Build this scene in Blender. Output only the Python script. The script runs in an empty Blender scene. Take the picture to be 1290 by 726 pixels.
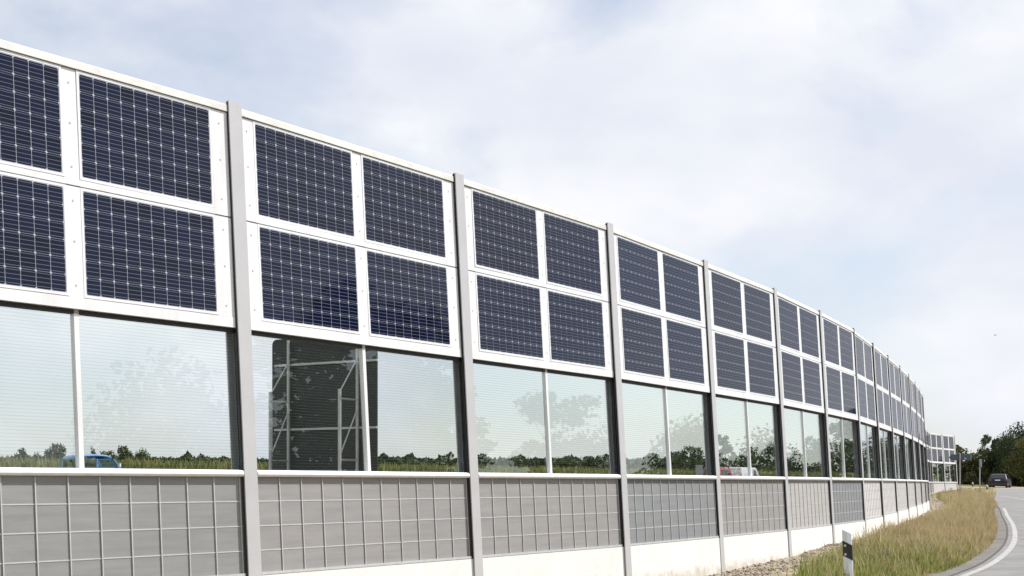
import bpy, bmesh, math, random
import numpy as np
from mathutils import Vector, Matrix
random.seed(7)
RNG = np.random.default_rng(11)
SC = bpy.context.scene
C = SC.collection
PI = math.pi

# ------------------------------------------------------------------ camera
EYE = 1.6
cd = bpy.data.cameras.new('camera'); cam = bpy.data.objects.new('camera', cd); C.objects.link(cam)
cd.lens = 50.0; cd.sensor_width = 36.0; cd.sensor_fit = 'HORIZONTAL'
cd.shift_y = 246.5 / 1290.0
cd.clip_start = 0.1; cd.clip_end = 6000
cam.location = (0, 0, EYE); cam.rotation_euler = (PI / 2, 0, 0)
SC.camera = cam

# ------------------------------------------------------------------ sky and sun
SUN_AZ, SUN_EL = math.radians(68), math.radians(47)
w = bpy.data.worlds.new('World'); SC.world = w; w.use_nodes = True
nt = w.node_tree; N = nt.nodes; L = nt.links
for n in list(N): N.remove(n)
out = N.new('ShaderNodeOutputWorld'); bg = N.new('ShaderNodeBackground'); bg.inputs['Strength'].default_value = 0.10
sky = N.new('ShaderNodeTexSky'); sky.sky_type = 'NISHITA'; sky.sun_disc = False
sky.sun_elevation = SUN_EL; sky.sun_rotation = SUN_AZ; sky.air_density = 1.0; sky.dust_density = 1.0; sky.ozone_density = 1.0
tc = N.new('ShaderNodeTexCoord')
mp = N.new('ShaderNodeMapping'); mp.inputs['Scale'].default_value = (1.0, 1.0, 1.4); mp.inputs['Location'].default_value = (-8.93026, 4.75854, -5.44193)
L.new(tc.outputs['Generated'], mp.inputs['Vector'])
n1 = N.new('ShaderNodeTexNoise'); n1.inputs['Scale'].default_value = 4.2; n1.inputs['Detail'].default_value = 7; n1.inputs['Roughness'].default_value = 0.52
n1.inputs['Distortion'].default_value = 0.25
L.new(mp.outputs[0], n1.inputs['Vector'])
r1 = N.new('ShaderNodeValToRGB'); r1.color_ramp.elements[0].position = 0.39; r1.color_ramp.elements[1].position = 0.55
r1.color_ramp.elements[0].color = (0.53, 0.53, 0.53, 1); r1.color_ramp.elements[1].color = (1, 1, 1, 1)
L.new(n1.outputs['Fac'], r1.inputs['Fac'])
n2 = N.new('ShaderNodeTexNoise'); n2.inputs['Scale'].default_value = 4.3; n2.inputs['Detail'].default_value = 5; n2.inputs['Roughness'].default_value = 0.5
mp2 = N.new('ShaderNodeMapping'); mp2.inputs['Location'].default_value = (2.88, -3.93369, -0.65445); mp2.inputs['Scale'].default_value = (1, 1, 2.0)
L.new(tc.outputs['Generated'], mp2.inputs['Vector']); L.new(mp2.outputs[0], n2.inputs['Vector'])
r2 = N.new('ShaderNodeValToRGB'); r2.color_ramp.elements[0].position = 0.36; r2.color_ramp.elements[1].position = 0.60
r2.color_ramp.elements[0].color = (5.7, 5.98, 6.7, 1); r2.color_ramp.elements[1].color = (7.1, 7.17, 7.4, 1)
L.new(n2.outputs['Fac'], r2.inputs['Fac'])
mix = N.new('ShaderNodeMix'); mix.data_type = 'RGBA'
L.new(r1.outputs['Color'], mix.inputs['Factor']); L.new(sky.outputs[0], mix.inputs['A']); L.new(r2.outputs['Color'], mix.inputs['B'])
L.new(mix.outputs['Result'], bg.inputs['Color']); L.new(bg.outputs[0], out.inputs['Surface'])

sd = bpy.data.lights.new('sun', 'SUN'); sun = bpy.data.objects.new('sun', sd); C.objects.link(sun)
sd.energy = 4.4; sd.angle = math.radians(0.53); sd.color = (1.0, 0.965, 0.92)
sv = Vector((math.sin(SUN_AZ) * math.cos(SUN_EL), math.cos(SUN_AZ) * math.cos(SUN_EL), math.sin(SUN_EL)))
sun.rotation_euler = sv.to_track_quat('Z', 'Y').to_euler(); sun.location = (40, 20, 60)
SC.view_settings.view_transform = 'Standard'; SC.view_settings.look = 'None'
SC.view_settings.exposure = 0.45; SC.view_settings.gamma = 1.0; SC.view_settings.use_curve_mapping = False
SC.cycles.max_bounces = 10; SC.cycles.transparent_max_bounces = 24; SC.cycles.transmission_bounces = 8
SC.cycles.caustics_reflective = False; SC.cycles.caustics_refractive = False

# ------------------------------------------------------------------ helpers
def mat(name, col, rough=0.6, metal=0.0, var=0.0, scale=4.0, bump=0.0, bscale=60.0, spec=0.5, coat=0.0, detail=4.0, col2=None, stretch=(1, 1, 1)):
    m = bpy.data.materials.new(name); m.use_nodes = True
    t = m.node_tree; b = t.nodes['Principled BSDF']
    b.inputs['Base Color'].default_value = (*col, 1); b.inputs['Roughness'].default_value = rough
    b.inputs['Metallic'].default_value = metal; b.inputs['Specular IOR Level'].default_value = spec
    b.inputs['Coat Weight'].default_value = coat; b.inputs['Coat Roughness'].default_value = 0.03
    co = t.nodes.new('ShaderNodeTexCoord'); mpn = t.nodes.new('ShaderNodeMapping'); mpn.inputs['Scale'].default_value = stretch
    t.links.new(co.outputs['Object'], mpn.inputs['Vector'])
    if var > 0 or col2:
        n = t.nodes.new('ShaderNodeTexNoise'); n.inputs['Scale'].default_value = scale; n.inputs['Detail'].default_value = detail
        n.inputs['Roughness'].default_value = 0.6
        t.links.new(mpn.outputs[0], n.inputs['Vector'])
        r = t.nodes.new('ShaderNodeValToRGB'); r.color_ramp.elements[0].position = 0.3; r.color_ramp.elements[1].position = 0.7
        c2 = col2 if col2 else tuple(min(1, c * (1 + var)) for c in col)
        c1 = col if col2 else tuple(c * (1 - var) for c in col)
        r.color_ramp.elements[0].color = (*c1, 1); r.color_ramp.elements[1].color = (*c2, 1)
        t.links.new(n.outputs['Fac'], r.inputs['Fac']); t.links.new(r.outputs['Color'], b.inputs['Base Color'])
    if bump > 0:
        n = t.nodes.new('ShaderNodeTexNoise'); n.inputs['Scale'].default_value = bscale; n.inputs['Detail'].default_value = 5
        t.links.new(mpn.outputs[0], n.inputs['Vector'])
        bp = t.nodes.new('ShaderNodeBump'); bp.inputs['Strength'].default_value = bump; bp.inputs['Distance'].default_value = 0.02
        t.links.new(n.outputs['Fac'], bp.inputs['Height']); t.links.new(bp.outputs[0], b.inputs['Normal'])
    return m

class MB:
    """collects shapes, then links them as one mesh object"""
    def __init__(self): self.v = []; self.f = []; self.mi = []
    def add(self, vs, fs, mi=0):
        o = len(self.v); self.v += [tuple(p) for p in vs]; self.f += [tuple(i + o for i in q) for q in fs]; self.mi += [mi] * len(fs)
    def box(self, a, b, mi=0):
        x0, y0, z0 = a; x1, y1, z1 = b
        self.add([(x0, y0, z0), (x1, y0, z0), (x1, y1, z0), (x0, y1, z0), (x0, y0, z1), (x1, y0, z1), (x1, y1, z1), (x0, y1, z1)],
                 [(0, 3, 2, 1), (4, 5, 6, 7), (0, 1, 5, 4), (1, 2, 6, 5), (2, 3, 7, 6), (3, 0, 4, 7)], mi)
    def tube(self, p, q, r, r2=None, n=6, mi=0, cap=True):
        p = Vector(p); q = Vector(q); r2 = r if r2 is None else r2
        d = (q - p).normalized(); a = d.orthogonal().normalized(); b = d.cross(a)
        vs = []
        for (c, rr) in ((p, r), (q, r2)):
            for k in range(n):
                t = 2 * PI * k / n; vs.append(c + (a * math.cos(t) + b * math.sin(t)) * rr)
        fs = [(k, (k + 1) % n, n + (k + 1) % n, n + k) for k in range(n)]
        if cap: fs += [tuple(range(n - 1, -1, -1)), tuple(range(n, 2 * n))]
        self.add(vs, fs, mi)
    def prism(self, poly, axis, a, b, mi=0):
        """poly of 2D points extruded along axis from a to b"""
        def P(u, v, t):
            return {'x': (t, u, v), 'y': (u, t, v), 'z': (u, v, t)}[axis]
        n = len(poly)
        vs = [P(u, v, a) for u, v in poly] + [P(u, v, b) for u, v in poly]
        fs = [(k, (k + 1) % n, n + (k + 1) % n, n + k) for k in range(n)] + [tuple(range(n - 1, -1, -1)), tuple(range(n, 2 * n))]
        self.add(vs, fs, mi)
    def mesh(self, name, mats, smooth=False):
        me = bpy.data.meshes.new(name); me.from_pydata(self.v, [], self.f)
        for m in (mats if isinstance(mats, (list, tuple)) else [mats]): me.materials.append(m)
        me.polygons.foreach_set('material_index', self.mi)
        bm = bmesh.new(); bm.from_mesh(me); bmesh.ops.recalc_face_normals(bm, faces=bm.faces); bm.to_mesh(me); bm.free()
        if smooth: me.polygons.foreach_set('use_smooth', [True] * len(me.polygons))
        return me
    def build(self, name, mats, parent=None, smooth=False, **kw):
        return link(name, self.mesh(name, mats, smooth), parent, **kw)

def link(name, me, parent=None, loc=None, **kw):
    o = bpy.data.objects.new(name, me); C.objects.link(o)
    if parent is not None: o.parent = parent
    if loc is not None: o.location = loc
    for k, v in kw.items(): o[k] = v
    return o
def thing(name, label, cat, loc=(0, 0, 0), rot=(0, 0, 0), group=None):
    o = bpy.data.objects.new(name, None); C.objects.link(o); o.empty_display_size = 0.2
    o.location = loc; o.rotation_euler = rot; tag(o, label, cat, group); return o
def tag(o, label, cat, group=None):
    o['label'] = label; o['category'] = cat
    if group: o['group'] = group
    return o
def np_mesh(name, V, F, m, attr=None):
    """V (n,3); F (k,3 or 4) integer faces"""
    V = np.asarray(V, np.float32); F = np.asarray(F, np.int32)
    me = bpy.data.meshes.new(name); k = F.shape[1]
    me.vertices.add(len(V)); me.vertices.foreach_set('co', V.ravel())
    me.loops.add(F.size); me.loops.foreach_set('vertex_index', F.ravel())
    me.polygons.add(len(F)); me.polygons.foreach_set('loop_start', np.arange(0, F.size, k, dtype=np.int32))
    me.polygons.foreach_set('loop_total', np.full(len(F), k, np.int32))
    me.update(calc_edges=True)
    if attr is not None:
        a = me.attributes.new('tone', 'FLOAT', 'POINT'); a.data.foreach_set('value', np.asarray(attr, np.float32))
    for q in (m if isinstance(m, (list, tuple)) else [m]): me.materials.append(q)
    return me

# ------------------------------------------------------------------ wall path
TH = [36.4, 36.0, 32.8, 32.2, 28.5, 27.8, 25.0, 24.0, 21.1, 20.5, 20.2, 19.6, 18.9, 18.4, 17.8]
P0 = np.array([-2.66, 14.38]); D = 4.0
pts = [P0 - sum(D * np.array([math.sin(math.radians(t)), math.cos(math.radians(t))]) for t in TH[:2])]
PATH = [pts[0]]
for t in TH: PATH.append(PATH[-1] + D * np.array([math.sin(math.radians(t)), math.cos(math.radians(t))]))
NVIS = len(TH)
tgt = np.array([31.9, 108.0]); hid = np.array([15.6, 14.6, 14.2, 14.6, 15.2, 16.0, 17.0, 18.2, 19.0, 19.0, 18.6, 18.6])
for it in range(60):
    e = PATH[NVIS] + sum(D * np.array([math.sin(math.radians(t)), math.cos(math.radians(t))]) for t in hid) - tgt
    hid = hid - e[0] * 0.6
for t in hid: PATH.append(PATH[-1] + D * np.array([math.sin(math.radians(t)), math.cos(math.radians(t))]))
for t in (29.5, 30.5): PATH.append(PATH[-1] + D * np.array([math.sin(math.radians(t)), math.cos(math.radians(t))]))
PATH = np.array(PATH)
HEAD = np.degrees(np.arctan2(np.diff(PATH[:, 0]), np.diff(PATH[:, 1])))
NB = len(HEAD)

def road_z(y): return -0.02 + 0.009 * np.clip(y, -60, 125)
def smooth(t): t = np.clip(t, 0, 1); return t * t * (3 - 2 * t)

# road left edge line (white line), measured on the ground
EDGE = np.array([(-16.5, -20.0), (-7.6, -6.0), (-2.2, 4.0), (2.6, 13.6), (6.86, 21.8), (8.75, 25.8), (11.3, 32.2), (14.5, 41.3), (17.7, 51.0), (20.6, 59.7), (27.6, 81.0), (31.4, 92.0), (38.2, 112.0), (50.0, 147.0), (68.0, 200.0), (92.0, 270.0)])
def catmull(P, step=0.8):
    P = np.asarray(P); out = []
    Q = np.vstack([2 * P[0] - P[1], P, 2 * P[-1] - P[-2]])
    for i in range(1, len(Q) - 2):
        n = max(2, int(np.linalg.norm(Q[i + 1] - Q[i]) / step))
        for k in range(n):
            t = k / n
            out.append(0.5 * ((2 * Q[i]) + (-Q[i - 1] + Q[i + 1]) * t + (2 * Q[i - 1] - 5 * Q[i] + 4 * Q[i + 1] - Q[i + 2]) * t * t + (-Q[i - 1] + 3 * Q[i] - 3 * Q[i + 1] + Q[i + 2]) * t ** 3))
    out.append(P[-1]); return np.array(out)
EL = catmull(EDGE)
def offset(P, d):
    t = np.gradient(P, axis=0); t /= np.linalg.norm(t, axis=1)[:, None]
    return P + np.c_[t[:, 1], -t[:, 0]] * d          # positive = to the right
def pl_dist(X, Y, P):
    """signed distance to a polyline, positive on its left"""
    best = np.full(X.shape, 1e9); sg = np.ones(X.shape)
    for a, b in zip(P[:-1], P[1:]):
        d = b - a; l2 = d @ d
        t = np.clip(((X - a[0]) * d[0] + (Y - a[1]) * d[1]) / l2, 0, 1)
        dx = X - a[0] - t * d[0]; dy = Y - a[1] - t * d[1]; q = np.hypot(dx, dy)
        s = np.where(d[0] * dy - d[1] * dx > 0, 1.0, -1.0)
        m = q < best; best = np.where(m, q, best); sg = np.where(m, s, sg)
    return best * sg
u0 = PATH[0] - PATH[1]; u1 = PATH[-1] - PATH[-2]
WALLX = np.vstack([PATH[0] + u0 / 4 * 200, PATH, PATH[-1] + u1 / 4 * 600])
def ground_z(X, Y):
    X = np.asarray(X, float); Y = np.asarray(Y, float)
    R = road_z(Y); d = pl_dist(X, Y, WALLX)
    far = 1.38 + 0.02 * np.sin(X * 0.05) * np.cos(Y * 0.04)
    k = smooth((d - 0.4) / 11.0)
    z = R * (1 - k) + far * k
    e = pl_dist(X, Y, EL)                              # positive on the verge side
    verge = (d < 0.3) & (e > 0.3)
    mound = 0.10 * np.sin(np.clip((e - 0.5) / np.maximum(e - 0.5 - d, 0.5), 0, 1) * PI) + 0.02 * np.sin(X * 2.1 + Y * 1.3) * np.sin(X * 1.1 - Y * 1.7)
    z = np.where(verge, z + mound - 0.03 - 0.14 * np.clip((31 - Y) / 7, 0, 1) * np.clip(1 + d / 3.0, 0, 1), z)
    z = np.where((d < 0.3) & (e <= 0.3), z - 0.05, z)
    return z

# ------------------------------------------------------------------ materials
M_WHITE = mat('white_coated_aluminium', (0.735, 0.745, 0.75), 0.38, var=0.10, scale=1.6, bump=0.03, bscale=9, spec=0.5, stretch=(4, 4, 0.55), detail=7)
M_POST = mat('grey_painted_steel', (0.46, 0.46, 0.47), 0.45, var=0.07, scale=1.6, bump=0.04, bscale=25)
M_DARK = mat('dark_gasket_and_cavity_shade', (0.016, 0.017, 0.017), 0.7)
M_SEAM = mat('shadow_gap_backing', (0.36, 0.36, 0.36), 0.8)
M_ROD = mat('galvanised_rod', (0.47, 0.48, 0.48), 0.5, var=0.08, scale=8)
M_CONC = mat('pale_concrete', (0.72, 0.72, 0.70), 0.85, var=0.06, scale=2.6, bump=0.25, bscale=40, detail=8)
def splash(m):
    # earth splashed over the lower part of the concrete, and faint run marks
    t = m.node_tree; b = t.nodes['Principled BSDF']; old = b.inputs['Base Color'].links[0].from_socket
    co = t.nodes.new('ShaderNodeTexCoord'); sp = t.nodes.new('ShaderNodeSeparateXYZ'); t.links.new(co.outputs['Object'], sp.inputs[0])
    n = t.nodes.new('ShaderNodeTexNoise'); n.inputs['Scale'].default_value = 5; n.inputs['Detail'].default_value = 8; n.inputs['Roughness'].default_value = .7
    t.links.new(co.outputs['Object'], n.inputs['Vector'])
    mr = t.nodes.new('ShaderNodeMapRange'); mr.inputs['From Min'].default_value = -0.25; mr.inputs['From Max'].default_value = -0.85
    t.links.new(sp.outputs['Z'], mr.inputs['Value'])
    ad = t.nodes.new('ShaderNodeMath'); ad.operation = 'MULTIPLY_ADD'; ad.inputs[1].default_value = .9; t.links.new(mr.outputs[0], ad.inputs[0]); t.links.new(n.outputs['Fac'], ad.inputs[2])
    r = t.nodes.new('ShaderNodeValToRGB'); r.color_ramp.elements[0].position = .74; r.color_ramp.elements[1].position = 1.25 if False else 1.0
    r.color_ramp.elements[1].color = (.55, .55, .55, 1); t.links.new(ad.outputs[0], r.inputs['Fac'])
    mx = t.nodes.new('ShaderNodeMix'); mx.data_type = 'RGBA'; mx.inputs['B'].default_value = (.36, .29, .21, 1)
    t.links.new(r.outputs['Color'], mx.inputs['Factor']); t.links.new(old, mx.inputs['A']); t.links.new(mx.outputs['Result'], b.inputs['Base Color'])
splash(M_CONC)
M_CAP = mat('weathered_cap_aluminium', (0.77, 0.77, 0.75), 0.45, col2=(0.60, 0.585, 0.53), scale=7, detail=10, stretch=(1, 3, 2))
M_SCREW = mat('screw_heads', (0.56, 0.56, 0.56), 0.5)

def absorber(name, a, b):
    m = mat(name, a, 0.95, bump=0.0, col2=b, scale=2.4, stretch=(0.5, 1, 6), detail=8)
    t = m.node_tree; bs = t.nodes['Principled BSDF']; bs.inputs['Specular IOR Level'].default_value = 0.2
    co = t.nodes.new('ShaderNodeTexCoord'); wv = t.nodes.new('ShaderNodeTexWave'); wv.wave_type = 'BANDS'; wv.bands_direction = 'Z'
    wv.inputs['Scale'].default_value = 34; wv.inputs['Distortion'].default_value = 1.6; wv.inputs['Detail'].default_value = 4; wv.inputs['Detail Scale'].default_value = 5
    t.links.new(co.outputs['Object'], wv.inputs['Vector'])
    bp = t.nodes.new('ShaderNodeBump'); bp.inputs['Strength'].default_value = 0.2; bp.inputs['Distance'].default_value = 0.008
    t.links.new(wv.outputs['Fac'], bp.inputs['Height']); t.links.new(bp.outputs[0], bs.inputs['Normal'])
    return m
M_ABS_WARM = absorber('warm_grey_absorber', (0.258, 0.254, 0.255), (0.318, 0.309, 0.308))
M_ABS_GREY = absorber('neutral_grey_absorber', (0.235, 0.240, 0.240), (0.288, 0.292, 0.290))
M_ABS_COOL = absorber('cool_grey_absorber', (0.205, 0.217, 0.225), (0.25, 0.262, 0.27))
M_ABS_MID = absorber('light_grey_absorber', (0.37, 0.365, 0.355), (0.44, 0.43, 0.415))
M_ABS_SUNLIT = absorber('sunlit_grey_absorber', (0.52, 0.51, 0.505), (0.62, 0.60, 0.59))  # stronger light on the far bays, put into a paler base colour

def cell_mat(name, per_cell):
    m = mat(name, (0.010, 0.014, 0.040), 0.4, spec=0.0, coat=0.55)
    t = m.node_tree; b = t.nodes['Principled BSDF']
    co = t.nodes.new('ShaderNodeTexCoord'); sp = t.nodes.new('ShaderNodeSeparateXYZ'); t.links.new(co.outputs['Object'], sp.inputs[0])
    def mth(op, a, v=None, v2=None):
        n = t.nodes.new('ShaderNodeMath'); n.operation = op
        t.links.new(a, n.inputs[0])
        if v is not None: n.inputs[1].default_value = v
        return n.outputs[0]
    # four pale bus bars across each cell, printed on the cell face
    z = mth('ADD', sp.outputs['Z'], 0.1576 * 40)
    z = mth('MULTIPLY', z, 4 / 0.1576); z = mth('FRACT', z); z = mth('SUBTRACT', z, 0.5); z = mth('ABSOLUTE', z); z = mth('LESS_THAN', z, 0.066)
    nz = t.nodes.new('ShaderNodeTexNoise'); nz.inputs['Scale'].default_value = 7.0; nz.inputs['Detail'].default_value = 1
    t.links.new(co.outputs['Object'], nz.inputs['Vector'])
    oi = t.nodes.new('ShaderNodeObjectInfo')
    add = t.nodes.new('ShaderNodeMath'); add.operation = 'ADD'
    t.links.new(nz.outputs['Fac'], add.inputs[0]); t.links.new(oi.outputs['Random'], add.inputs[1])
    rr = t.nodes.new('ShaderNodeValToRGB'); rr.color_ramp.elements[0].position = 0.4; rr.color_ramp.elements[1].position = 1.4 if False else 1.0
    rr.color_ramp.elements[0].color = (0.0025, 0.0042, 0.014, 1); rr.color_ramp.elements[1].color = (0.004, 0.008, 0.029, 1)
    t.links.new(add.outputs[0], rr.inputs['Fac'])
    mx = t.nodes.new('ShaderNodeMix'); mx.data_type = 'RGBA'; mx.inputs['B'].default_value = (0.115, 0.122, 0.155, 1)
    t.links.new(z, mx.inputs['Factor']); t.links.new(rr.outputs['Color'], mx.inputs['A']); t.links.new(mx.outputs['Result'], b.inputs['Base Color'])
    return m
M_CELL = cell_mat('solar_cell_blue', True)
M_BACK = mat('module_back_sheet', (0.40, 0.42, 0.48), 0.35, coat=0.5)

def glass_mat():
    m = bpy.data.materials.new('striped_noise_glass'); m.use_nodes = True; t = m.node_tree
    for n in list(t.nodes): t.nodes.remove(n)
    o = t.nodes.new('ShaderNodeOutputMaterial'); tr = t.nodes.new('ShaderNodeBsdfTransparent'); gl = t.nodes.new('ShaderNodeBsdfGlossy')
    tr.inputs['Color'].default_value = (0.94, 0.965, 0.957, 1); gl.inputs['Roughness'].default_value = 0.005; gl.inputs['Color'].default_value = (0.95, 1, 0.98, 1)
    fr = t.nodes.new('ShaderNodeFresnel'); ge = t.nodes.new('ShaderNodeNewGeometry'); im = t.nodes.new('ShaderNodeMapRange')   # same reflectance on leaving the pane as on entering
    im.inputs['To Min'].default_value = 1.5; im.inputs['To Max'].default_value = 1 / 1.5
    t.links.new(ge.outputs['Backfacing'], im.inputs['Value']); t.links.new(im.outputs[0], fr.inputs['IOR'])
    mx = t.nodes.new('ShaderNodeMixShader'); t.links.new(fr.outputs[0], mx.inputs[0]); t.links.new(tr.outputs[0], mx.inputs[1]); t.links.new(gl.outputs[0], mx.inputs[2])
    # fine horizontal lines printed on the pane
    co = t.nodes.new('ShaderNodeTexCoord'); sp = t.nodes.new('ShaderNodeSeparateXYZ'); t.links.new(co.outputs['Object'], sp.inputs[0])
    def mth(op, a, v):
        n = t.nodes.new('ShaderNodeMath'); n.operation = op; t.links.new(a, n.inputs[0]); n.inputs[1].default_value = v; return n.outputs[0]
    z = mth('MULTIPLY', sp.outputs['Z'], 1 / 0.031); z = mth('FRACT', z, 0); z = mth('LESS_THAN', z, 0.16)
    z = mth('MULTIPLY', z, 0.12)
    df = t.nodes.new('ShaderNodeBsdfDiffuse'); df.inputs['Color'].default_value = (0.17, 0.19, 0.19, 1)
    m2 = t.nodes.new('ShaderNodeMixShader'); t.links.new(z, m2.inputs[0]); t.links.new(mx.outputs[0], m2.inputs[1]); t.links.new(df.outputs[0], m2.inputs[2])
    t.links.new(m2.outputs[0], o.inputs['Surface'])
    return m
M_GLASS = glass_mat()

def leaf_mat(name, a, b, trans=0.25):
    m = bpy.data.materials.new(name); m.use_nodes = True; t = m.node_tree; bs = t.nodes['Principled BSDF']
    bs.inputs['Roughness'].default_value = 0.6; bs.inputs['Specular IOR Level'].default_value = 0.25
    at = t.nodes.new('ShaderNodeAttribute'); at.attribute_name = 'tone'
    r = t.nodes.new('ShaderNodeValToRGB'); r.color_ramp.elements[0].color = (*a, 1); r.color_ramp.elements[1].color = (*b, 1)
    oi = t.nodes.new('ShaderNodeObjectInfo')
    hs = t.nodes.new('ShaderNodeHueSaturation')
    mr = t.nodes.new('ShaderNodeMapRange'); mr.inputs['To Min'].default_value = 0.8; mr.inputs['To Max'].default_value = 1.2
    t.links.new(oi.outputs['Random'], mr.inputs['Value']); t.links.new(mr.outputs[0], hs.inputs['Value'])
    t.links.new(at.outputs['Fac'], r.inputs['Fac']); t.links.new(r.outputs['Color'], hs.inputs['Color'])
    t.links.new(hs.outputs[0], bs.inputs['Base Color'])
    tl = t.nodes.new('ShaderNodeBsdfTranslucent'); t.links.new(hs.outputs[0], tl.inputs['Color'])
    mx = t.nodes.new('ShaderNodeMixShader'); mx.inputs[0].default_value = trans
    t.links.new(bs.outputs[0], mx.inputs[1]); t.links.new(tl.outputs[0], mx.inputs[2])
    t.links.new(mx.outputs[0], t.nodes['Material Output'].inputs['Surface'])
    return m
M_LEAF = leaf_mat('tree_leaves', (0.028, 0.045, 0.016), (0.085, 0.115, 0.035))
M_LEAF_DARK = leaf_mat('dark_tree_leaves', (0.018, 0.030, 0.012), (0.060, 0.082, 0.028))
M_LEAF_OLIVE = leaf_mat('olive_tree_leaves', (0.06, 0.07, 0.02), (0.15, 0.145, 0.05))
M_BARK = mat('bark', (0.09, 0.07, 0.05), 0.9, var=0.3, scale=6)
M_CORN = leaf_mat('corn_leaves', (0.09, 0.11, 0.03), (0.26, 0.25, 0.09), 0.35)
M_DRY = leaf_mat('dry_grass_blades', (0.32, 0.245, 0.12), (0.72, 0.59, 0.36), 0.35)
M_GREEN = leaf_mat('green_grass_blades', (0.14, 0.175, 0.04), (0.42, 0.45, 0.13), 0.35)
M_STEEL = mat('galvanised_lattice_steel', (0.46, 0.47, 0.46), 0.5, metal=0.2, var=0.15, scale=3)
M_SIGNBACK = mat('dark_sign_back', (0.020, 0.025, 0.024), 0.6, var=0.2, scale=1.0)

# ------------------------------------------------------------------ ground, road
def axis_pts(bounds):
    out = []
    for a, b, s in bounds: out += list(np.arange(a, b, s))
    return np.array(out)
gx = axis_pts([(-3000, -600, 300), (-600, -120, 40), (-120, -30, 5), (-30, -8, 1.5), (-8, 30, 0.5), (30, 80, 2.5), (80, 300, 20), (300, 3001, 300)])
gy = axis_pts([(-600, -60, 60), (-60, 0, 5), (0, 14, 1.5), (14, 70, 0.5), (70, 130, 1.5), (130, 300, 8), (300, 800, 40), (800, 4001, 400)])
GX, GY = np.meshgrid(gx, gy); GZ = ground_z(GX, GY)
V = np.c_[GX.ravel(), GY.ravel(), GZ.ravel()]
nx, ny = len(gx), len(gy)
ii, jj = np.meshgrid(np.arange(nx - 1), np.arange(ny - 1)); a = (jj * nx + ii).ravel()
F = np.c_[a, a + 1, a + 1 + nx, a + nx]
M_GROUND = mat('dry_soil', (0.21, 0.175, 0.115), 0.95, bump=0.5, bscale=6, col2=(0.36, 0.305, 0.22), scale=1.4, detail=9)
gd = link('ground', np_mesh('ground', V, F, M_GROUND)); gd['kind'] = 'structure'
gd.data.polygons.foreach_set('use_smooth', [True] * len(gd.data.polygons))

M_ASPH = mat('sunbleached_asphalt', (0.17, 0.166, 0.165), 0.9, bump=0.35, bscale=180, col2=(0.25, 0.243, 0.24), scale=1.1, detail=12, spec=0.3)
M_SHOULD = mat('brownish_shoulder_paving', (0.125, 0.112, 0.102), 0.9, bump=0.3, bscale=120, col2=(0.20, 0.183, 0.168), scale=1.6, detail=8, spec=0.3)
M_JOINT = mat('bitumen_joint', (0.05, 0.045, 0.045), 0.8)
M_LINE = mat('worn_white_paint', (0.27, 0.265, 0.258), 0.85, col2=(0.42, 0.41, 0.40), scale=5, detail=8)
def ribbon(name, P, d0, d1, dz, m, kind='structure', i0=0, i1=None):
    P = P[i0:i1]; A = offset(P, d0); B = offset(P, d1)
    n = len(P); V = np.zeros((2 * n, 3)); V[0::2, :2] = A; V[1::2, :2] = B
    V[0::2, 2] = road_z(A[:, 1]) + dz; V[1::2, 2] = road_z(B[:, 1]) + dz
    k = np.arange(n - 1) * 2
    o = link(name, np_mesh(name, V, np.c_[k, k + 1, k + 3, k + 2], m)); o['kind'] = kind; return o
yl = EL[:, 1]
iA = int(np.searchsorted(yl, 61.5)); iB = int(np.searchsorted(yl, 79.0)); iC = int(np.searchsorted(yl, 99.0))
ribbon('road', EL, -0.12, 7.4, 0.006, M_ASPH)
ribbon('road_shoulder', EL, -0.55, -0.12, 0.006, M_SHOULD, i1=iA)
ribbon('shoulder_joint', EL, -0.15, -0.10, 0.011, M_JOINT, i1=iA)
ribbon('edge_line', EL, 0.0, 0.12, 0.011, M_LINE, i1=iA)
ribbon('right_edge_line', EL, 6.95, 7.10, 0.011, M_LINE)
def strip(name, a, b, wd, dz, m):
    a = np.array(a, float); b = np.array(b, float); d = (b - a) / np.linalg.norm(b - a); nrm = np.array([-d[1], d[0]]) * wd / 2
    q = [a - nrm, b - nrm, b + nrm, a + nrm]
    o = link(name, np_mesh(name, [(p[0], p[1], road_z(p[1]) + dz) for p in q], [(0, 1, 2, 3)], m)); o['kind'] = 'structure'; return o
for y in (33.0, 44.8):
    i = int(np.searchsorted(yl, y)); p = EL[i]; t = EL[i + 1] - EL[i]; t /= np.linalg.norm(t); r = np.array([t[1], -t[0]])
    strip('road_joint', p + r * 0.18, p + r * 7.3 - t * 0.3, 0.10, 0.0095, M_JOINT)
    strip('shoulder_seam', p - r * 0.53, p - r * 0.18, 0.07, 0.0095, M_JOINT)
i = iB
da, db = np.array([31.3, 91.0]), np.array([28.9, 80.0])
for f0, f1 in ((0.0, 0.16), (0.28, 0.44), (0.56, 0.72), (0.84, 1.0)):
    strip('junction_dash', da + (db - da) * f0, da + (db - da) * f1, 0.35, 0.011, M_LINE)
# side road joining from the left beyond the wall
def sheet(name, poly, z, m):
    return link(name, np_mesh(name, [(x, y, zz) for (x, y), zz in zip(poly, z)], [(0, 1, 2, 3)], m), kind='structure')
sr = [(10.0, 139.5), (47.5, 138.0), (50.5, 148.0), (10.0, 148.5)]
sheet('side_road', sr, [1.26, 1.13, 1.13, 1.26], M_ASPH)
# motorway behind the wall, level with the far plateau
md = np.array([math.sin(math.radians(33)), math.cos(math.radians(33))]); mn = np.array([-md[1], md[0]])
def mway(perp, along):                                   # point behind the wall: perp metres away, along metres on
    b = np.array([-2.66, 14.38]); return b + mn * perp + md * along
mo = [mway(46, -150), mway(46, 420), mway(70, 420), mway(70, -150)]
sheet('motorway', [tuple(p) for p in mo], [1.44] * 4, M_ASPH)

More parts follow.
